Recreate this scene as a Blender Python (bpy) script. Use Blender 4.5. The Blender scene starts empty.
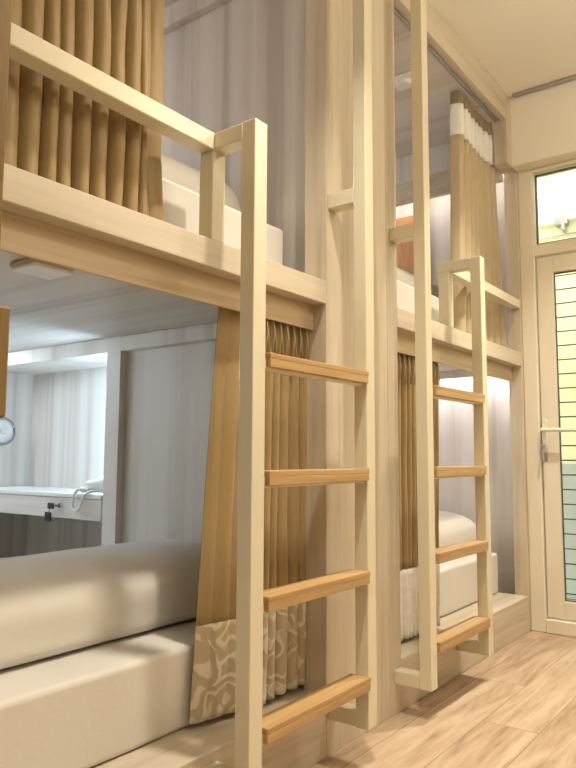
import bpy, bmesh, math, random
from mathutils import Vector, Matrix, noise
random.seed(4)
S = bpy.context.scene
COL = S.collection
PI = math.pi

# ------------------------------------------------------------------ materials
def new_mat(name):
    m = bpy.data.materials.new(name); m.use_nodes = True
    nt = m.node_tree; b = nt.nodes['Principled BSDF']
    return m, nt, b

def plain(name, col, rough=.5, metal=0., spec=.5, bump=0., bscale=200.):
    m, nt, b = new_mat(name)
    b.inputs['Base Color'].default_value = (*col, 1); b.inputs['Roughness'].default_value = rough
    b.inputs['Metallic'].default_value = metal; b.inputs['Specular IOR Level'].default_value = spec
    if bump:
        tc = nt.nodes.new('ShaderNodeTexCoord'); n = nt.nodes.new('ShaderNodeTexNoise')
        n.inputs['Scale'].default_value = bscale; n.inputs['Detail'].default_value = 3
        bp = nt.nodes.new('ShaderNodeBump'); bp.inputs['Strength'].default_value = bump; bp.inputs['Distance'].default_value = .004
        nt.links.new(tc.outputs['Object'], n.inputs['Vector']); nt.links.new(n.outputs['Fac'], bp.inputs['Height'])
        nt.links.new(bp.outputs['Normal'], b.inputs['Normal'])
    return m

def ramp(nt, stops):
    r = nt.nodes.new('ShaderNodeValToRGB'); e = r.color_ramp.elements
    while len(e) < len(stops): e.new(.5)
    for k, (p, c) in zip(e, stops): k.position = p; k.color = (*c, 1)
    return r

def wood(name, stops, scale, rough=.45, fine=(3., .35), spec=.4, bump=.05):
    """streaky laminate: coarse stretched noise for bands, finer stretched noise for grain"""
    m, nt, b = new_mat(name); N = nt.nodes; L = nt.links
    tc = N.new('ShaderNodeTexCoord')
    mp = N.new('ShaderNodeMapping'); mp.inputs['Scale'].default_value = scale
    L.new(tc.outputs['Object'], mp.inputs['Vector'])
    n1 = N.new('ShaderNodeTexNoise'); n1.inputs['Scale'].default_value = 1.; n1.inputs['Detail'].default_value = 3.; n1.inputs['Distortion'].default_value = .3
    n2 = N.new('ShaderNodeTexNoise'); n2.inputs['Scale'].default_value = fine[0]; n2.inputs['Detail'].default_value = 5.; n2.inputs['Distortion'].default_value = .6
    L.new(mp.outputs['Vector'], n1.inputs['Vector']); L.new(mp.outputs['Vector'], n2.inputs['Vector'])
    mx = N.new('ShaderNodeMix'); mx.data_type = 'FLOAT'; mx.inputs['Factor'].default_value = fine[1]
    L.new(n1.outputs['Fac'], mx.inputs['A']); L.new(n2.outputs['Fac'], mx.inputs['B'])
    r = ramp(nt, stops); L.new(mx.outputs['Result'], r.inputs['Fac'])
    L.new(r.outputs['Color'], b.inputs['Base Color'])
    b.inputs['Roughness'].default_value = rough; b.inputs['Specular IOR Level'].default_value = spec
    if bump:
        bp = N.new('ShaderNodeBump'); bp.inputs['Strength'].default_value = bump; bp.inputs['Distance'].default_value = .003
        L.new(n2.outputs['Fac'], bp.inputs['Height']); L.new(bp.outputs['Normal'], b.inputs['Normal'])
    return m

def emit(name, col, s):
    m = bpy.data.materials.new(name); m.use_nodes = True; nt = m.node_tree; nt.nodes.clear()
    e = nt.nodes.new('ShaderNodeEmission'); e.inputs['Color'].default_value = (*col, 1); e.inputs['Strength'].default_value = s
    o = nt.nodes.new('ShaderNodeOutputMaterial'); nt.links.new(e.outputs[0], o.inputs[0]); return m

PALE = [(.34, (.46, .38, .28)), (.45, (.57, .485, .37)), (.56, (.62, .54, .42)), (.7, (.66, .58, .465))]
ASH = [(.34, (.50, .44, .39)), (.42, (.62, .57, .52)), (.52, (.69, .65, .60)), (.68, (.72, .685, .645))]
M = {}
M['wood_v'] = wood('pale_laminate_upright', PALE, (9, 9, .5), fine=(4, .35))
M['wood_y'] = wood('pale_laminate_long', PALE, (9, .5, 12), fine=(4, .4))
M['wood_apron'] = wood('pale_laminate_grained', [(.36, (.47, .36, .22)), (.5, (.58, .465, .31)), (.66, (.63, .525, .365))], (12, 1.0, 22), fine=(2.2, .5))
M['ash_v'] = wood('ash_laminate_upright', ASH, (8, 8, .18), fine=(3, .25), rough=.5, bump=.02)
M['ash_x'] = wood('ash_laminate_across', ASH, (.3, 6, 8), fine=(4, .3), rough=.5)
M['tread'] = wood('oak_tread', [(.3, (.35, .205, .08)), (.5, (.46, .29, .125)), (.7, (.55, .37, .175))], (22, 1.4, 30), fine=(2.5, .5), rough=.4)
M['brown_post'] = wood('honey_stained_timber', [(.3, (.15, .088, .022)), (.5, (.20, .12, .034)), (.7, (.25, .155, .05))], (18, 18, 1.2), fine=(3, .5), rough=.5)
M['orange_wood'] = wood('orange_wood', [(.3, (.36, .16, .06)), (.5, (.50, .25, .10)), (.7, (.60, .33, .16))], (10, 10, 1.), fine=(3, .5))
M['cream_metal'] = plain('cream_painted_steel', (.69, .63, .47), .28, 0, .5)
M['paint'] = plain('cream_wall_paint', (.84, .79, .66), .85, 0, .2, .08, 90)
M['ceil'] = plain('cream_ceiling_paint', (.90, .86, .76), .9, 0, .15, .05, 120)
M['white'] = plain('white_plastic', (.82, .81, .79), .35)
M['alu'] = plain('cream_aluminium', (.80, .73, .58), .3, 0, .5)
M['rubber'] = plain('dark_gasket', (.10, .10, .09), .6)
M['chrome'] = plain('chrome', (.75, .75, .76), .18, 1.)
M['grey_metal'] = plain('grey_aluminium', (.42, .42, .42), .35, .8)
M['dark_metal'] = plain('dark_steel', (.13, .13, .12), .4, .4)
M['black'] = plain('black_plastic', (.015, .015, .018), .35)
M['sheet'] = plain('white_cotton', (.70, .665, .61), .85, 0, .2, .12, 60)
M['ext'] = plain('pale_yellow_render', (.90, .86, .62), .9, 0, .1, .1, 40)
M['ext_low'] = plain('grey_blue_render', (.52, .555, .56), .7, 0, .2, .1, 40)
M['led'] = emit('cool_led', (.74, .87, 1.0), 54.)
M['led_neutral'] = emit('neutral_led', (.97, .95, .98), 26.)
M['led_fill'] = emit('fill_led', (.95, .96, 1.0), 66.)  # for the fill strips added at the bunk backs
M['led_niche_fill'] = emit('niche_fill_led', (.56, .78, 1.0), 70.)  # for the hidden strip added to light the niche
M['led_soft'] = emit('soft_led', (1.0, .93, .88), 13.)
M['lamp_warm'] = emit('warm_lamp', (1.0, .8, .55), 12.)

def cloth_gold(name, c1, c2):
    m, nt, b = new_mat(name); N = nt.nodes; L = nt.links
    tc = N.new('ShaderNodeTexCoord'); mp = N.new('ShaderNodeMapping'); mp.inputs['Scale'].default_value = (260, 260, 30)
    n = N.new('ShaderNodeTexNoise'); n.inputs['Scale'].default_value = 1; n.inputs['Detail'].default_value = 2
    L.new(tc.outputs['Object'], mp.inputs['Vector']); L.new(mp.outputs['Vector'], n.inputs['Vector'])
    r = ramp(nt, [(.3, c1), (.7, c2)]); L.new(n.outputs['Fac'], r.inputs['Fac']); L.new(r.outputs['Color'], b.inputs['Base Color'])
    b.inputs['Roughness'].default_value = .42; b.inputs['Specular IOR Level'].default_value = .45
    b.inputs['Sheen Weight'].default_value = .25; b.inputs['Sheen Tint'].default_value = (1, .85, .5, 1)
    return m
M['gold'] = cloth_gold('gold_satin', (.30, .205, .09), (.34, .238, .108))
M['tan'] = cloth_gold('tan_satin', (.46, .36, .22), (.50, .40, .25))
M['bronze'] = cloth_gold('bronze_satin', (.24, .175, .10), (.28, .205, .12))

def lace(name, base, line):
    m, nt, b = new_mat(name); N = nt.nodes; L = nt.links
    tc = N.new('ShaderNodeTexCoord')
    nz = N.new('ShaderNodeTexNoise'); nz.inputs['Scale'].default_value = 9; nz.inputs['Detail'].default_value = 1.5
    L.new(tc.outputs['Object'], nz.inputs['Vector'])
    mixv = N.new('ShaderNodeMix'); mixv.data_type = 'VECTOR'; mixv.inputs['Factor'].default_value = .20
    L.new(tc.outputs['Object'], mixv.inputs['A']); L.new(nz.outputs['Color'], mixv.inputs['B'])
    vo = N.new('ShaderNodeTexVoronoi'); vo.inputs['Scale'].default_value = 9.
    L.new(mixv.outputs['Result'], vo.inputs['Vector'])
    mt = N.new('ShaderNodeMath'); mt.operation = 'MULTIPLY'; mt.inputs[1].default_value = 19.
    L.new(vo.outputs['Distance'], mt.inputs[0])
    sn = N.new('ShaderNodeMath'); sn.operation = 'SINE'; L.new(mt.outputs[0], sn.inputs[0])
    r = ramp(nt, [(.15, base), (.75, line)]); L.new(sn.outputs[0], r.inputs['Fac'])
    L.new(r.outputs['Color'], b.inputs['Base Color'])
    b.inputs['Roughness'].default_value = .6; b.inputs['Sheen Weight'].default_value = .3
    bp = N.new('ShaderNodeBump'); bp.inputs['Strength'].default_value = .25; bp.inputs['Distance'].default_value = .003
    L.new(sn.outputs[0], bp.inputs['Height']); L.new(bp.outputs['Normal'], b.inputs['Normal'])
    return m
M['lace'] = lace('cream_brocade', (.49, .41, .28), (.72, .65, .52))
M['white_lace'] = lace('white_brocade', (.79, .77, .73), (.83, .81, .78))

def floor_mat():
    m, nt, b = new_mat('oak_plank_floor'); N = nt.nodes; L = nt.links
    tc = N.new('ShaderNodeTexCoord')
    sw = N.new('ShaderNodeMapping'); sw.inputs['Rotation'].default_value = (0, 0, PI/2)
    L.new(tc.outputs['Object'], sw.inputs['Vector'])
    br = N.new('ShaderNodeTexBrick'); br.inputs['Scale'].default_value = 1.
    br.inputs['Brick Width'].default_value = 1.2; br.inputs['Row Height'].default_value = .19; br.offset = .37
    br.inputs['Mortar Size'].default_value = .0012; br.inputs['Mortar Smooth'].default_value = .2; br.inputs['Bias'].default_value = 0
    br.inputs['Color1'].default_value = (.30, .30, .30, 1); br.inputs['Color2'].default_value = (.70, .70, .70, 1); br.inputs['Mortar'].default_value = (0, 0, 0, 1)
    L.new(sw.outputs['Vector'], br.inputs['Vector'])
    # per-plank offset of the grain
    off = N.new('ShaderNodeVectorMath'); off.operation = 'MULTIPLY_ADD'
    off.inputs[1].default_value = (7, 7, 7); L.new(br.outputs['Color'], off.inputs[0]); L.new(tc.outputs['Object'], off.inputs[2])
    mp = N.new('ShaderNodeMapping'); mp.inputs['Scale'].default_value = (13, 1.5, 1); L.new(off.outputs['Vector'], mp.inputs['Vector'])
    n1 = N.new('ShaderNodeTexNoise'); n1.inputs['Scale'].default_value = 1.; n1.inputs['Detail'].default_value = 6; n1.inputs['Distortion'].default_value = 1.4
    n2 = N.new('ShaderNodeTexNoise'); n2.inputs['Scale'].default_value = 5.; n2.inputs['Detail'].default_value = 4
    L.new(mp.outputs['Vector'], n1.inputs['Vector']); L.new(mp.outputs['Vector'], n2.inputs['Vector'])
    mx = N.new('ShaderNodeMix'); mx.data_type = 'FLOAT'; mx.inputs['Factor'].default_value = .3
    L.new(n1.outputs['Fac'], mx.inputs['A']); L.new(n2.outputs['Fac'], mx.inputs['B'])
    mx2 = N.new('ShaderNodeMix'); mx2.data_type = 'FLOAT'; mx2.inputs['Factor'].default_value = .22
    L.new(mx.outputs['Result'], mx2.inputs['A']); L.new(br.outputs['Color'], mx2.inputs['B'])
    r = ramp(nt, [(.33, (.23, .14, .08)), (.43, (.39, .27, .175)), (.54, (.50, .37, .255)), (.68, (.59, .465, .34))])
    L.new(mx2.outputs['Result'], r.inputs['Fac'])
    dk = N.new('ShaderNodeMix'); dk.data_type = 'RGBA'; dk.blend_type = 'MULTIPLY'; dk.inputs['B'].default_value = (.5, .42, .36, 1)
    L.new(br.outputs['Fac'], dk.inputs['Factor']); L.new(r.outputs['Color'], dk.inputs['A'])
    L.new(dk.outputs['Result'], b.inputs['Base Color'])
    b.inputs['Roughness'].default_value = .42; b.inputs['Specular IOR Level'].default_value = .4
    return m
M['floor'] = floor_mat()

def glass_mat(name, tint, fac):
    m = bpy.data.materials.new(name); m.use_nodes = True; nt = m.node_tree; N = nt.nodes; N.clear()
    t = N.new('ShaderNodeBsdfTransparent'); t.inputs[0].default_value = (*tint, 1)
    g = N.new('ShaderNodeBsdfGlossy'); g.inputs['Roughness'].default_value = .03
    fr = N.new('ShaderNodeFresnel'); fr.inputs['IOR'].default_value = fac
    mx = N.new('ShaderNodeMixShader'); o = N.new('ShaderNodeOutputMaterial')
    nt.links.new(fr.outputs[0], mx.inputs[0]); nt.links.new(t.outputs[0], mx.inputs[1]); nt.links.new(g.outputs[0], mx.inputs[2]); nt.links.new(mx.outputs[0], o.inputs[0])
    return m
M['glass'] = glass_mat('clear_glass', (.93, .97, .95), 1.45)
M['clear'] = glass_mat('clear_plastic', (.90, .94, .97), 1.6)

# ------------------------------------------------------------------ mesh helpers
def rbox(bm, x0, x1, y0, y1, z0, z1, bev=.002, seg=1):
    t = bmesh.new()
    r = bmesh.ops.create_cube(t, size=1.)
    bmesh.ops.scale(t, vec=(x1-x0, y1-y0, z1-z0), verts=t.verts)
    bmesh.ops.translate(t, vec=((x0+x1)/2, (y0+y1)/2, (z0+z1)/2), verts=t.verts)
    if bev: bmesh.ops.bevel(t, geom=list(t.edges), offset=bev, segments=seg, affect='EDGES', profile=.5)
    me = bpy.data.meshes.new('_t'); t.to_mesh(me); t.free(); bm.from_mesh(me); bpy.data.meshes.remove(me)

def cyl(bm, p, q, r, n=20, r2=None):
    p, q = Vector(p), Vector(q); d = q-p
    mt = Matrix.Translation((p+q)/2) @ d.to_track_quat('Z', 'Y').to_matrix().to_4x4()
    bmesh.ops.create_cone(bm, cap_ends=True, segments=n, radius1=r, radius2=r if r2 is None else r2, depth=d.length, matrix=mt)

def tube(bm, pts, r, n=10, closed=False):
    pts = [Vector(p) for p in pts]; rings = []
    for i, p in enumerate(pts):
        a = pts[i-1] if (i > 0 or closed) else p; c = pts[(i+1) % len(pts)] if (i < len(pts)-1 or closed) else p
        t = (c-a).normalized(); q = t.to_track_quat('Z', 'Y')
        rings.append([bm.verts.new(p + q @ Vector((r*math.cos(2*PI*k/n), r*math.sin(2*PI*k/n), 0))) for k in range(n)])
    m = len(rings)
    for i in range(m if closed else m-1):
        A, B = rings[i], rings[(i+1) % m]
        for k in range(n): bm.faces.new((A[k], A[(k+1) % n], B[(k+1) % n], B[k]))
    if not closed: bm.faces.new(rings[0][::-1]); bm.faces.new(rings[-1])

def obj(name, bm, mat, parent=None, smooth=False):
    bmesh.ops.recalc_face_normals(bm, faces=bm.faces)
    if parent is not None:
        off = parent.location.copy(); p = parent.parent
        while p is not None: off += p.location; p = p.parent
        bmesh.ops.translate(bm, vec=-off, verts=bm.verts)
    me = bpy.data.meshes.new(name); bm.to_mesh(me); bm.free()
    me.materials.append(M[mat])
    if smooth:
        for f in me.polygons: f.use_smooth = True
    o = bpy.data.objects.new(name, me); COL.objects.link(o)
    if parent is not None: o.parent = parent
    return o

def box(name, x0, x1, y0, y1, z0, z1, mat, parent=None, bev=.002, seg=1):
    bm = bmesh.new(); rbox(bm, x0, x1, y0, y1, z0, z1, bev, seg)
    return obj(name, bm, mat, parent)

def tag(o, label, cat, group=None):
    o['label'] = label; o['category'] = cat; o['kind'] = 'thing'
    if group: o['group'] = group
    return o

def thing(name, label, cat, loc, group=None):
    o = bpy.data.objects.new(name, None); COL.objects.link(o); o.location = loc; o.empty_display_size = .05
    bpy.context.view_layer.update()
    return tag(o, label, cat, group)

def struct(o): o['kind'] = 'structure'; return o

def copy_tree(o, dloc, label):
    c = o.copy(); COL.objects.link(c); c.location = Vector(o.location) + Vector(dloc); c['label'] = label
    def kids(src, dst):
        for ch in list(src.children):
            d = ch.copy(); COL.objects.link(d); d.parent = dst; kids(ch, d)
    kids(o, c)
    return c

# ------------------------------------------------------------------ layout
XF = -1.214             # front plane of the bunks
YN, YA, YM, YB, YE = .41, 1.828, 2.311, 3.73, 3.78
DY = YM-YN              # shift from the near bay to the far bay
ZC = 2.877
XB = -3.31

# ------------------------------------------------------------------ setting
struct(box('floor', -3.6, 1.0, -1.3, 3.90, -.06, 0, 'floor', bev=0))
struct(box('ceiling', -3.6, 1.0, -1.3, 3.90, ZC, ZC+.06, 'ceil', bev=0))
struct(box('wall_right', .9, 1.0, -1.3, 3.90, 0, ZC, 'paint', bev=0))
struct(box('wall_rear', -3.6, .9, -1.4, -1.3, 0, ZC, 'paint', bev=0))
struct(box('wall_back', XB-.1, XB, -1.3, 3.9, 0, ZC, 'ash_v', bev=0))
struct(box('wall_near', XB, XF, -1.3, YN, 0, ZC, 'wood_v', bev=0))

# partition between the bays: column, panels, header strips, divider of the desk niche
def partition():
    bm = bmesh.new()
    # three upright boards of the column front
    rbox(bm, -1.299, XF, YA, YA+.078, 0, ZC, .0015)
    rbox(bm, -1.299, XF-.0015, YA+.078, YM-.078, 0, ZC, .0015)
    rbox(bm, -1.299, XF, YM-.078, YM, 0, ZC, .0015)
    return obj('wall_column', bm, 'wood_v')
struct(partition())
bm = bmesh.new()
rbox(bm, -2.24, -1.299, 1.886, 2.25, 0, ZC, .001)                 # panel seen from the near bay
rbox(bm, -2.325, -2.24, 1.85, 2.25, 0, ZC, .001)                   # upright beside the niche
rbox(bm, XB, -2.325, 2.15, 2.25, 0, ZC, .001)                      # rear of the niche
rbox(bm, XB, -2.325, 1.85, 2.15, 1.325, 2.73, 0)                 # solid above the niche
rbox(bm, -2.24, -1.299, 1.85, 1.886, 1.325, 1.385, .001)          # header strips
rbox(bm, -2.24, -1.299, 1.85, 1.886, 2.65, 2.74, .001)
struct(obj('wall_middle', bm, 'ash_v'))

# canopy above the upper bunks with the long front beam
bm = bmesh.new(); rbox(bm, XB, -1.245, YN, 1.85, 2.735, ZC, .001); rbox(bm, XB, -1.245, 2.25, 3.70, 2.735, ZC, .001)
struct(obj('ceiling_bunk', bm, 'ash_x'))
bm = bmesh.new(); rbox(bm, -1.245, XF, YN, YA, 2.725, ZC, .002); rbox(bm, -1.245, XF, YM, 3.588, 2.725, ZC, .002)
struct(obj('trim_beam', bm, 'wood_y'))

# far end: column, recessed panels, wall over the door
bm = bmesh.new()
rbox(bm, -1.285, XF, YB, 3.90, 0, 2.48, .0015)
rbox(bm, -1.285, XF, 3.588, 3.90, 2.48, ZC, .0015)
struct(obj('wall_post', bm, 'wood_v'))
bm = bmesh.new()
rbox(bm, XB, -1.285, 3.88, 3.90, 0, ZC, 0)
rbox(bm, XB, -1.285, 3.72, 3.88, 2.735, ZC, 0)
rbox(bm, XB, -1.285, 3.70, 3.72, 1.345, 1.385, .001)
rbox(bm, XB, -1.285, 3.70, 3.72, 2.43, 2.735, .001)
struct(obj('wall_far', bm, 'ash_v'))
struct(box('trim_pelmet', XB, -1.287, 3.688, 3.70, 2.43, 2.565, 'wood_y'))
bm = bmesh.new()
rbox(bm, XF, .9, 3.66, 3.90, 2.48, ZC, .002)
rbox(bm, -.17, .9, 3.78, 3.90, 0, 2.48, 0)
struct(obj('wall_end', bm, 'paint'))
struct(box('trim_track', -1.19, .88, 3.625, 3.655, ZC-.016, ZC-.001, 'grey_metal', bev=.003))

# ------------------------------------------------------------------ door and transom
bm = bmesh.new()
rbox(bm, XF, -1.137, 3.755, 3.86, 0, 2.48, .004)
rbox(bm, -.245, -.17, 3.755, 3.86, 0, 2.48, .004)
rbox(bm, -1.137, -.245, 3.755, 3.86, 1.985, 2.05, .004)
rbox(bm, -1.137, -.245, 3.755, 3.86, 2.458, 2.48, .003)
rbox(bm, -1.137, -.245, 3.75, 3.86, 0, .07, .004)
struct(obj('door_frame', bm, 'alu'))
bm = bmesh.new()
z0, z1 = .166, 1.886
rbox(bm, -1.131, -1.046, 3.77, 3.815, .08, 1.977, .003)
rbox(bm, -.336, -.251, 3.77, 3.815, .08, 1.977, .003)
rbox(bm, -1.046, -.336, 3.77, 3.815, .08, z0, .003)
rbox(bm, -1.046, -.336, 3.77, 3.815, z1, 1.977, .003)
d1 = struct(obj('door_1', bm, 'alu'))
bm = bmesh.new()
for a in ((-1.046, -1.0425, z0, z1), (-.342, -.336, z0, z1), (-1.04, -.342, z0, z0+.006), (-1.04, -.342, z1-.006, z1)):
    rbox(bm, a[0], a[1], 3.784, 3.802, a[2], a[3], 0)
obj('gasket', bm, 'rubber', d1)
box('pane', -1.0425, -.342, 3.790, 3.796, z0+.006, z1-.006, 'glass', d1, bev=0)
bm = bmesh.new()
rbox(bm, -1.127, -1.099, 3.755, 3.77, .90, 1.10, .005, 2)                       # plate
cyl(bm, (-1.113, 3.757, 1.043), (-1.113, 3.715, 1.043), .011)
tube(bm, [(-1.113, 3.717, 1.043), (-1.08, 3.712, 1.042), (-1.0, 3.712, 1.041), (-.955, 3.715, 1.040)], .010)
cyl(bm, (-1.113, 3.756, .955), (-1.113, 3.746, .955), .010)
h = obj('door_handle', bm, 'alu', d1, smooth=False)
bm = bmesh.new()
w1 = (-1.131, -.251, 2.056, 2.452)
for a in ((w1[0], w1[0]+.008, w1[2], w1[3]), (w1[1]-.008, w1[1], w1[2], w1[3]), (w1[0]+.008, w1[1]-.008, w1[2], w1[2]+.006), (w1[0]+.008, w1[1]-.008, w1[3]-.008, w1[3])):
    rbox(bm, a[0], a[1], 3.784, 3.802, a[2], a[3], 0)
wn = struct(obj('window_1', bm, 'rubber'))
box('pane', w1[0]+.008, w1[1]-.008, 3.79, 3.796, w1[2]+.006, w1[3]-.008, 'glass', wn, bev=0)

k = thing('key', 'small bunch of keys hanging in the lock below the door handle', 'key', (-1.113, 3.73, .90))
bm = bmesh.new(); cyl(bm, (-1.113, 3.746, .955), (-1.113, 3.722, .955), .003, 8); rbox(bm, -1.124, -1.102, 3.718, 3.724, .943, .967, .002)
obj('key_head', bm, 'grey_metal', k)
bm = bmesh.new()
tube(bm, [(-1.113+.012*math.sin(t*PI/8), 3.717, .935+.012*math.cos(t*PI/8)) for t in range(16)], .0015, 6, True)
obj('key_ring', bm, 'grey_metal', k)
bm = bmesh.new(); rbox(bm, -1.108, -1.090, 3.714, 3.720, .875, .925, .002); rbox(bm, -1.128, -1.116, 3.714, 3.719, .885, .925, .002)
obj('spare_key', bm, 'grey_metal', k)

# grille and what lies outside
g = thing('window_grille', 'dark horizontal security bars behind the glass of the end door', 'grille', (-.69, 3.835, z0))
bm = bmesh.new()
zz = z0+.03
while zz < z1:
    cyl(bm, (-1.058, 3.832, zz), (-.324, 3.832, zz), .0036, 8); zz += .0765
obj('bars', bm, 'dark_metal', g)
bm = bmesh.new(); rbox(bm, -1.07, -1.056, 3.817, 3.84, z0-.02, z1+.02, .001); rbox(bm, -.326, -.312, 3.817, 3.84, z0-.02, z1+.02, .001)
obj('bar_holder', bm, 'dark_metal', g)
bm = bmesh.new(); rbox(bm, -3.2, 1.6, 4.75, 4.9, .0, 3.4, 0)
struct(obj('wall_outside', bm, 'ext'))
struct(box('trim_outside', -3.2, 1.6, 4.735, 4.75, 0, .86, 'ext_low', bev=.003))
struct(box('floor_outside', -3.2, 1.6, 3.90, 4.9, -.06, -.005, 'ext_low', bev=0))
sc = (4.70-0)/3.85
p = thing('conduit_pipe', 'grey pipe crossing outside the transom window with a dark clamp', 'pipe', (-1.1, 4.70, 2.48))
bm = bmesh.new(); cyl(bm, (-2.6, 4.72, 2.488), (1.3, 4.72, 2.488), .022, 16); obj('tube', bm, 'white', p, True)
bm = bmesh.new(); rbox(bm, -1.28, -1.20, 4.68, 4.75, 2.44, 2.50, .006); rbox(bm, -1.235, -1.215, 4.67, 4.75, 2.40, 2.46, .004); obj('clamp', bm, 'grey_metal', p)
bm = bmesh.new(); cyl(bm, (-2.6, 4.735, 2.385), (1.3, 4.735, 2.385), .007, 8)
tag(obj('hanging_cable', bm, 'grey_metal', None, True), 'thin dark cable running under the pipe outside the transom', 'cable')

# ------------------------------------------------------------------ bunks
def bunk(label, rail):
    t = thing('bunk_bed', label, 'bunk bed', (-1.3, YN, 0), 'two-tier built-in bunks along the left wall')
    pl = bmesh.new(); rbox(pl, XB, XF, YN, YA, 0, .18, .002); obj('plinth', pl, 'wood_y', t)
    box('deck', XB, -1.283, YN, YA+.02, 1.386, 1.44, 'ash_x', t, bev=0)
    box('fascia', -1.283, XF, YN, YA, 1.386, 1.461, 'wood_y', t)
    box('apron', -1.272, -1.263, YN, YA, 1.305, 1.386, 'wood_apron', t, bev=.001)
    return t
b1 = bunk('pale wood two-tier bunk bay nearest the camera, left of the column', 0)
b2 = copy_tree(b1, (0, DY, 0), 'pale wood two-tier bunk bay beside the glass door')
def rail(parent, ya, yb, yp0, yp1):
    bm = bmesh.new(); rbox(bm, -1.264, XF, ya, yb, 1.704, 1.751, .003, 2); r = obj('guard_rail', bm, 'cream_metal', parent)
    bm = bmesh.new(); rbox(bm, -1.264, XF-.002, yp0, yp1, 1.461, 1.704, .003, 2); obj('guard_post', bm, 'cream_metal', r)
rail(b1, YN, 1.342, 1.292, 1.342)
rail(b2, 2.792, 3.73, 2.792, 2.842)

# ------------------------------------------------------------------ ladders
RZ = [1.1395, .845, .5425, .238]
def ladder(label, y0, y1, tall_far):
    """square steel posts at y0..y0+.05 and y1-.05..y1, the tall one beside the column"""
    XA, XO = -1.117, -1.072
    t = thing('bunk_ladder', label, 'ladder', (-1.095, (y0+y1)/2, .105), 'fixed ladders in front of the bunks')
    a0, a1, c0, c1 = y0, y0+.05, y1-.05, y1
    for (p0, p1, tall) in ((a0, a1, not tall_far), (c0, c1, tall_far)):
        ztop = ZC if tall else 1.751
        box('post', XA, XO, p0, p1, .105, ztop, 'cream_metal', t, .003, 2)
        if tall:
            box('arm', XF, XA, p0, p1, 1.703, 1.752, 'cream_metal', t, .003, 2)
        else:
            box('arm', XF, XA, p0+.001, p1-.001, 1.705, 1.75, 'cream_metal', t, .003, 2)
        box('foot_arm', XF, XA, p0+.001, p1-.001, .106, .152, 'cream_metal', t, .003, 2)
    for z in RZ:
        bm = bmesh.new(); rbox(bm, -1.112, -1.080, a1, c0, z-.024, z+.004, .002)
        r = obj('rung', bm, 'cream_metal', t)
        bm = bmesh.new()                                                       # wooden cap: top board with front and back lips
        rbox(bm, -1.134, -1.0644, a1+.010, c0+.002, z+.004, z+.018, .002, 2)
        rbox(bm, -1.0790, -1.0644, a1+.010, c0-.0005, z-.018, z+.0045, .0015)
        rbox(bm, -1.134, -1.1195, a1+.010, c0-.0005, z-.018, z+.0045, .0015)
        obj('tread', bm, 'tread', r)
    return t
ladder('near cream steel ladder with four oak treads, tall post against the column', 1.292, 1.887, True)
ladder('far cream steel ladder with four oak treads beside the glass door', 2.258, 2.842, False)

# ------------------------------------------------------------------ bedding
def soft(name, x0, x1, y0, y1, z0, z1, amp, seed, mat, groove=None, end=.13):
    """thick folded bedding: section across x-z that is full below and rounded above, ends rounded along y, small wrinkles"""
    bm = bmesh.new(); NU, NV = 64, 80; rings = []
    cx, hx = (x0+x1)/2, (x1-x0)/2; H = z1-z0
    for j in range(NV+1):
        t = j/NV; t = .5-.5*math.cos(PI*t)
        y = y0+(y1-y0)*t; d = min(y-y0, y1-y)
        k = 1. if d >= end else math.sqrt(max(0., 1-((end-d)/end)**2))        # quarter round ends
        kz = .25+.75*k if 0 < j < NV else .25; kx = 1-(1-k)*.10*H/hx*2
        ring = []
        for i in range(NU):
            a = 2*PI*i/NU; c, s = math.cos(a), math.sin(a)
            ex = 2.35 if s >= 0 else 7.
            px = math.copysign(abs(c)**(2/ex), c); pz = math.copysign(abs(s)**(2/ex), s)
            zc = z0+H*.42*kz
            p = Vector((cx+hx*kx*px, y, zc+(H*kz-H*.42*kz if pz > 0 else H*.42*kz)*pz))
            q = Vector((p.x*3.1, p.y*2.3, p.z*4+seed)); w = noise.noise(q)*amp + noise.noise(q*3.3)*amp*.4
            dv = Vector((px, 0, max(pz, 0)))
            if dv.length: dv.normalize()
            p += dv*w
            if groove and c > 0: p.x -= .012*math.exp(-((p.z-groove)/.010)**2)
            p.z = max(p.z, z0); ring.append(bm.verts.new(p))
        rings.append(ring)
    for A, B in zip(rings, rings[1:]):
        for i in range(NU): bm.faces.new((A[i], A[(i+1) % NU], B[(i+1) % NU], B[i]))
    bm.faces.new(rings[0]); bm.faces.new(rings[-1])
    return obj(name, bm, mat, None, True)

def mattress(z0, label):
    bm = bmesh.new(); y0, y1 = YN+.02, 1.80
    rbox(bm, XB+.08, -1.36, y0, y1, z0+.0015, z0+.2125, .016, 4)
    bmesh.ops.subdivide_edges(bm, edges=[e for e in bm.edges if e.calc_length() > .3], cuts=30, use_grid_fill=True)
    for v in bm.verts:
        v.co.x += .004*noise.noise(v.co*5) if v.co.x > -1.5 else 0
    o = obj('mattress', bm, 'sheet', None, True)
    md = o.modifiers.new('Normals', 'WEIGHTED_NORMAL'); md.keep_sharp = False; md.weight = 90
    return tag(o, label, 'mattress', 'mattresses in white fitted sheets')
G = 'folded white duvets on the mattresses'
def duvet(z0, label, seed):
    o = soft('duvet', -1.99, -1.518, YN+.05, 1.80, z0, z0+.222, .008, seed, 'sheet', z0+.058, .09)
    return tag(o, label, 'duvet', G)
m1 = mattress(.18, 'white sheeted mattress on the near lower bunk left of the gold curtain')
m2 = mattress(1.44, 'white mattress on the near upper bunk behind the guard rail')
copy_tree(m1, (0, DY, 0), 'white mattress on the far lower bunk seen between the ladder posts')
copy_tree(m2, (0, DY, 0), 'white mattress on the far upper bunk behind the tall ladder post')
duvet(.393, 'thick white folded duvet on the near lower bunk left of the gold curtain', 1.)
duvet(1.653, 'white folded duvet on the near upper bunk behind the guard rail post', 7.)
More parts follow.
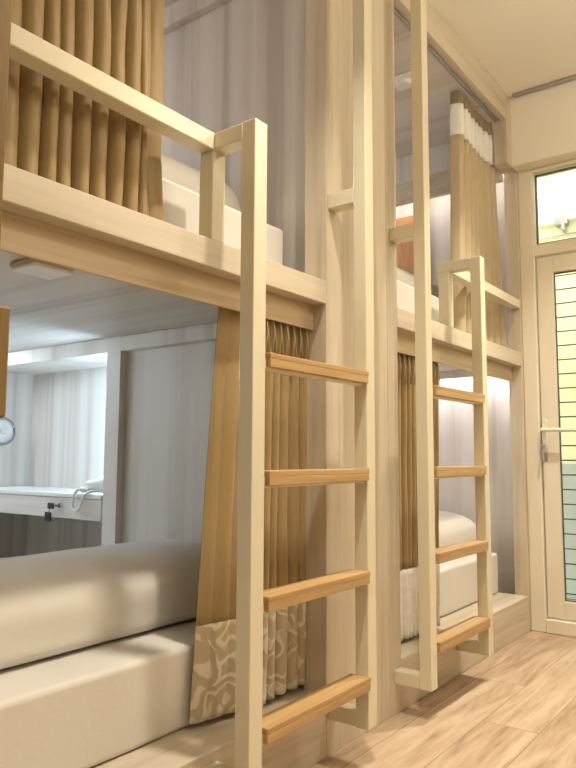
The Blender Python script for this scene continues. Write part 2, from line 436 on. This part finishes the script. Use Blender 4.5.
for z0, lb, sd, dx, y1 in ((.393, 'white folded duvet on the far lower bunk behind the ladder treads', 3., .05, 3.78), (1.653, 'white folded duvet on the far upper bunk behind the tall ladder post', 5., 0., 3.70)):
    o = soft('duvet', -1.99+dx, -1.518+dx, YM+.05, y1, z0, z0+.205, .008, sd, 'sheet', z0+.058, .09)
    tag(o, lb, 'duvet', G)

# ------------------------------------------------------------------ curtains
def cloth(x, zt, zb, yt0, yt1, yb0, yb1, folds, amp, mat, parent, name, z_hi, z_lo, rows=26, cols=220, seed=0., pinch=.09, flat=None, wave=.004, flat_end=None, lean=0.):
    """hanging folded cloth between z_hi and z_lo of a curtain that runs from zt down to zb"""
    bm = bmesh.new(); G_ = []
    for r in range(rows+1):
        z = z_hi+(z_lo-z_hi)*r/rows; h = (zt-z)/(zt-zb); row = []
        for c in range(cols+1):
            s = c/cols
            e = h**.8
            y0 = yt0+(yb0-yt0)*e; y1 = yt1+(yb1-yt1)*e
            sw = s+(.012*math.sin(3.1*s*6+seed)+.010*math.sin(11*s+seed*2))*math.sin(PI*s)
            ph = 2*PI*folds*sw
            fa = 1.
            if flat: fa = min(1., .06+.94*max(0, (s-flat)/(.16)))
            near_top = math.exp(-((zt-z)/pinch)**2) if pinch else 0
            a = amp*fa*(1-.15*near_top)*(.75+.35*math.sin(5*s+seed)+.12*noise.noise(Vector((s*9, h*2.5, seed))))
            if flat_end: a *= 1-.85*max(0., min(1., (s-flat_end)/.03))
            f1 = 2*abs(math.sin(ph/2))**.85-1                                  # rounded ridges, narrow dark valleys
            x_ = x+a*f1+wave*noise.noise(Vector((s*14, z*5, seed+3)))
            if lean: x_ -= lean*h*max(0., 1-s/.36)
            y = y0+(y1-y0)*s - a*.22*math.sin(ph)*fa + .004*noise.noise(Vector((s*6, z*4, seed)))*(1 if .03 < s < .97 else 0)
            row.append(bm.verts.new((x_, y, z)))
        G_.append(row)
    for A, B in zip(G_, G_[1:]):
        for c in range(cols): bm.faces.new((A[c], A[c+1], B[c+1], B[c]))
    o = obj(name, bm, mat, parent, True)
    md = o.modifiers.new('Solidify', 'SOLIDIFY'); md.thickness = .0018; md.offset = 0
    return o

def hooks(parent, ys, x, z0, z1):
    bm = bmesh.new()
    for y in ys:
        for s in (-1, 1):
            tube(bm, [(x+.012, y+s*.010, z0), (x+.014, y+s*.002, (z0+z1)/2), (x+.004, y, z1)], .0022, 6)
    obj('pinch_pleats', bm, 'tan', parent, True)

def curtain(label, group=None): pass

cg = 'gold bunk curtains'
XL = -1.306
c1 = thing('curtain', 'gold satin curtain with cream brocade hem behind the near ladder', 'curtain', (XL, 1.6, .195), cg)
kw = dict(zt=1.36, zb=.197, yt0=1.427, yt1=1.826, yb0=1.374, yb1=1.826, folds=8.5, amp=.034, seed=.6, flat=.36, lean=.036)
cloth(XL, mat='gold', parent=c1, name='drape', z_hi=1.36, z_lo=.447, rows=30, **kw)
cloth(XL, mat='lace', parent=c1, name='brocade_hem', z_hi=.447, z_lo=.197, rows=14, **kw)
hooks(c1, [1.60+.034*i for i in range(7)], XL+.022, 1.20, 1.33)

c2 = thing('curtain', 'gathered gold curtain behind the near upper guard rail', 'curtain', (-1.305, .8, 1.455), cg)
cloth(-1.312, zt=2.72, zb=1.464, yt0=.46, yt1=1.178, yb0=.46, yb1=1.212, folds=16, flat_end=.885, amp=.038, mat='gold', parent=c2, name='drape', z_hi=2.72, z_lo=1.464, rows=34, cols=330, seed=2.1, wave=.010)

c3 = thing('curtain', 'narrow gold curtain with white hem beside the column in the far lower bunk', 'curtain', (XL, 2.6, .195), cg)
kw = dict(zt=1.36, zb=.197, yt0=2.325, yt1=2.839, yb0=2.325, yb1=2.80, folds=12, amp=.028, seed=4.0)
cloth(XL, mat='gold', parent=c3, name='drape', z_hi=1.36, z_lo=.46, rows=24, **kw)
cloth(XL, mat='white_lace', parent=c3, name='white_hem', z_hi=.46, z_lo=.197, rows=10, **kw)
hooks(c3, [2.36+.040*i for i in range(12)], XL+.022, 1.19, 1.33)

c4 = thing('curtain', 'tan curtain with white top band in the far upper bunk near the door', 'curtain', (-1.3, 3.3, 1.455), cg)
kw = dict(zt=2.72, zb=1.464, yt0=3.145, yt1=3.58, yb0=3.10, yb1=3.71, folds=7.5, amp=.027, seed=1.3, pinch=.12)
cloth(-1.314, mat='bronze', parent=c4, name='heading', z_hi=2.72, z_lo=2.655, rows=6, **kw)
cloth(-1.314, mat='white_lace', parent=c4, name='white_band', z_hi=2.655, z_lo=2.49, rows=8, **kw)
cloth(-1.314, mat='tan', parent=c4, name='drape', z_hi=2.49, z_lo=1.464, rows=28, **kw)

bm = bmesh.new(); rbox(bm, -1.275, -1.258, YM+.005, 3.585, 2.722, 2.735, .002)
tag(obj('curtain_rail', bm, 'grey_metal'), 'thin dark curtain rail under the canopy of the far upper bunk', 'curtain rail')

# ------------------------------------------------------------------ desk niche in the near lower bunk
d = thing('wall_desk', 'white desk with a lockable drawer in the niche at the bunk end', 'desk', (-2.8, 1.85, .62))
box('desktop', XB+.003, -2.3285, 1.846, 2.146, .718, .736, 'white', d)
dr = box('drawer', XB+.005, -2.332, 1.85, 2.12, .628, .716, 'ash_x', d)
bm = bmesh.new(); cyl(bm, (-2.60, 1.851, .683), (-2.60, 1.838, .683), .011, 16); obj('lock', bm, 'chrome', dr)
k = thing('key', 'black headed key with a black fob hanging in the desk drawer lock', 'key', (-2.62, 1.832, .64))
bm = bmesh.new(); cyl(bm, (-2.60, 1.838, .683), (-2.605, 1.815, .683), .004, 8); rbox(bm, -2.648, -2.604, 1.812, 1.820, .668, .695, .004, 2); obj('key_head', bm, 'black', k)
bm = bmesh.new(); cyl(bm, (-2.632, 1.816, .672), (-2.640, 1.816, .652), .0015, 6); rbox(bm, -2.664, -2.622, 1.811, 1.820, .615, .655, .004, 2); obj('key_fob', bm, 'black', k)

hd = thing('hair_dryer', 'white hair dryer with looped cord at the right end of the niche desk', 'hair dryer', (-2.42, 1.88, .737))
bm = bmesh.new()
prof = [(-.075, .021), (-.07, .025), (-.03, .027), (.02, .030), (.05, .031), (.075, .026), (.082, .015)]
rings = []
ax = Vector((.96, .10, .12)).normalized(); cen = Vector((-2.405, 1.885, .776)); u = ax.orthogonal().normalized(); v = ax.cross(u)
for (t, r) in prof: rings.append([bm.verts.new(cen+ax*t*.8+(u*math.cos(2*PI*i/24)+v*math.sin(2*PI*i/24))*r*.85) for i in range(24)])
for A, B in zip(rings, rings[1:]):
    for i in range(24): bm.faces.new((A[i], A[(i+1) % 24], B[(i+1) % 24], B[i]))
bm.faces.new(rings[0]); bm.faces.new(rings[-1])
obj('body', bm, 'white', hd, True)
bm = bmesh.new(); cyl(bm, cen-ax*.0595, cen-ax*.0625, .014, 20); obj('nozzle_opening', bm, 'black', hd)
bm = bmesh.new()
tube(bm, [(-2.40, 1.88, .768), (-2.425, 1.872, .760), (-2.45, 1.862, .757), (-2.468, 1.852, .755)], .014, 12); obj('handle', bm, 'white', hd, True)
bm = bmesh.new(); pts = []
path = [(-2.430, 1.855, .755), (-2.460, 1.838, .757), (-2.484, 1.832, .740), (-2.495, 1.830, .705), (-2.492, 1.830, .678), (-2.470, 1.830, .668), (-2.448, 1.830, .680), (-2.436, 1.832, .71), (-2.418, 1.838, .738), (-2.395, 1.86, .750), (-2.36, 1.89, .748)]
for i in range(len(path)-1):
    p0 = Vector(path[max(0, i-1)]); p1 = Vector(path[i]); p2 = Vector(path[i+1]); p3 = Vector(path[min(len(path)-1, i+2)])
    for q in range(6):
        t = q/6; pts.append(.5*((2*p1)+(-p0+p2)*t+(2*p0-5*p1+4*p2-p3)*t*t+(-p0+3*p1-3*p2+p3)*t**3))
tube(bm, pts, .0062, 8); obj('cord', bm, 'white', hd, True)

# round lamp on the back wall
L_ = Vector((XB, 1.968, 1.018))
t = thing('wall_lamp', 'round clear wall lamp with chrome hub at left edge of the niche', 'wall lamp', L_)
bm = bmesh.new(); tube(bm, [L_+Vector((.03, .062*math.cos(i*PI/20), .062*math.sin(i*PI/20))) for i in range(40)], .009, 10, True); obj('rim', bm, 'clear', t, True)
bm = bmesh.new(); cyl(bm, L_+Vector((.022, 0, 0)), L_+Vector((.030, 0, 0)), .058, 40); obj('disc', bm, 'white', t)
bm = bmesh.new(); cyl(bm, L_, L_+Vector((.045, 0, 0)), .022, 28, .016); obj('hub', bm, 'chrome', t)
bm = bmesh.new(); cyl(bm, L_, L_+Vector((.020, 0, 0)), .050, 28); obj('back_plate', bm, 'white', t)

# ceiling fittings
f = thing('ceiling_fitting', 'flat white rectangular fitting under the near upper deck', 'ceiling light', (-1.555, 1.02, 1.385))
box('base', -1.598, -1.490, .955, 1.078, 1.372, 1.385, 'tan', f, .003); box('cover', -1.594, -1.494, .96, 1.073, 1.362, 1.372, 'white', f, .003, 2)
f = thing('smoke_detector', 'small square white detector on the far upper bunk ceiling', 'smoke detector', (-1.485, 2.93, 2.735))
box('plate', -1.55, -1.42, 2.865, 2.995, 2.725, 2.735, 'white', f, .003)
bm = bmesh.new(); cyl(bm, (-1.485, 2.93, 2.725), (-1.485, 2.93, 2.708), .042, 32, .034); obj('sensor', bm, 'white', f)

# led strips, some of them added as fill
def led(x0, x1, y0, y1, z0, z1, label, mat):
    return tag(box('led_and_fill_strip', x0, x1, y0, y1, z0, z1, mat, None, 0), label, 'led strip')
led(XB+.01, XB+.035, .5, 1.83, 1.362, 1.386, 'cool white strip light along the back of the near lower bunk ceiling', 'led')
led(XB+.01, XB+.035, .5, 1.83, 2.711, 2.735, 'added cool white fill strip along the back of the near upper bunk ceiling', 'led_fill')  # this and the next two are added to fill the bunk interiors
led(XB+.01, XB+.035, 2.35, 3.68, 1.362, 1.386, 'added cool white fill strip along the back of the far lower bunk ceiling', 'led_fill')
led(XB+.01, XB+.035, 2.35, 3.68, 2.711, 2.735, 'added cool white fill strip along the back of the far upper bunk ceiling', 'led_fill')
led(-2.345, -2.326, 1.93, 1.95, .80, 1.28, 'added upright cool fill strip hidden behind the niche upright', 'led_niche_fill')  # added out of sight, brightens the niche rear towards the right
led(-3.2, -1.30, 3.722, 3.740, 1.364, 1.380, 'white strip light hidden above the far lower bunk end wall', 'led_neutral')
led(-3.2, -1.30, 3.722, 3.740, 2.475, 2.490, 'white strip light hidden above the far upper bunk end wall', 'led_soft')

# orange wood headboard in the far upper bunk
box_ = box('headboard', -2.6, -1.84, 3.845, 3.879, 1.70, 2.405, 'orange_wood', None, .004)
tag(box_, 'orange brown wooden headboard on the far upper bunk end wall', 'headboard')

# honey coloured post at the left edge
t = thing('timber_post', 'honey brown timber post at the left edge in front of the bunk', 'post', (-1.03, .54, 0))
box('shaft', -1.06, -1.0, .47, .583, 0, ZC, 'brown_post', t, .003)
box('collar', -1.065, -.992, .46, .601, .956, 1.131, 'brown_post', t, .004)

# ------------------------------------------------------------------ lights
def disk(name, x, y, z, e, col, size=.10):
    l = bpy.data.lights.new(name, 'AREA'); l.shape = 'DISK'; l.size = size; l.energy = e; l.color = col; l.spread = math.radians(86)
    o = bpy.data.objects.new(name, l); COL.objects.link(o); o.location = (x, y, z)
    return o
WARM = (1.0, .91, .77)
disk('downlight_near', -.62, 1.38, ZC-.012, 14, WARM)
disk('downlight_far', -.60, 2.98, ZC-.012, 16, WARM)
disk('downlight_rear', -.45, -.3, ZC-.012, 3.5, WARM)

def fill_light(name, x, y, z, e):  # unseen point light, added to lift the ceiling and ambient level
    l = bpy.data.lights.new(name, 'POINT'); l.shadow_soft_size = .11; l.energy = e; l.color = WARM
    o = bpy.data.objects.new(name, l); COL.objects.link(o); o.location = (x, y, z)
fill_light('added_fill_near', .40, .6, 2.58, 16)
fill_light('added_fill_far', .40, 2.5, 2.58, 21)

w = bpy.data.worlds.new('World'); S.world = w; w.use_nodes = True
bg = w.node_tree.nodes['Background']; bg.inputs['Color'].default_value = (1.0, .98, .88, 1); bg.inputs['Strength'].default_value = 5.

# ------------------------------------------------------------------ camera
F, YAW, PITCH, ROLL = 694.866, math.radians(36.75678), math.radians(5.90594), math.radians(.29283)
cd = bpy.data.cameras.new('camera'); cam = bpy.data.objects.new('camera', cd); COL.objects.link(cam)
cd.sensor_fit = 'VERTICAL'; cd.sensor_height = 36.; cd.lens = F*36./768.; cd.clip_start = .02
fw = Vector((-math.sin(YAW)*math.cos(PITCH), math.cos(YAW)*math.cos(PITCH), math.sin(PITCH)))
r0 = Vector((math.cos(YAW), math.sin(YAW), 0)); u0 = r0.cross(fw)
r_ = r0*math.cos(ROLL)+u0*math.sin(ROLL); u_ = -r0*math.sin(ROLL)+u0*math.cos(ROLL)
mt = Matrix((r_, u_, -fw)).transposed().to_4x4(); mt.translation = (0, 0, .9)
cam.matrix_world = mt
S.camera = cam

S.view_settings.view_transform = 'Standard'; S.view_settings.look = 'None'
S.view_settings.gamma = 1.; S.view_settings.use_curve_mapping = False
S.view_settings.exposure = .12
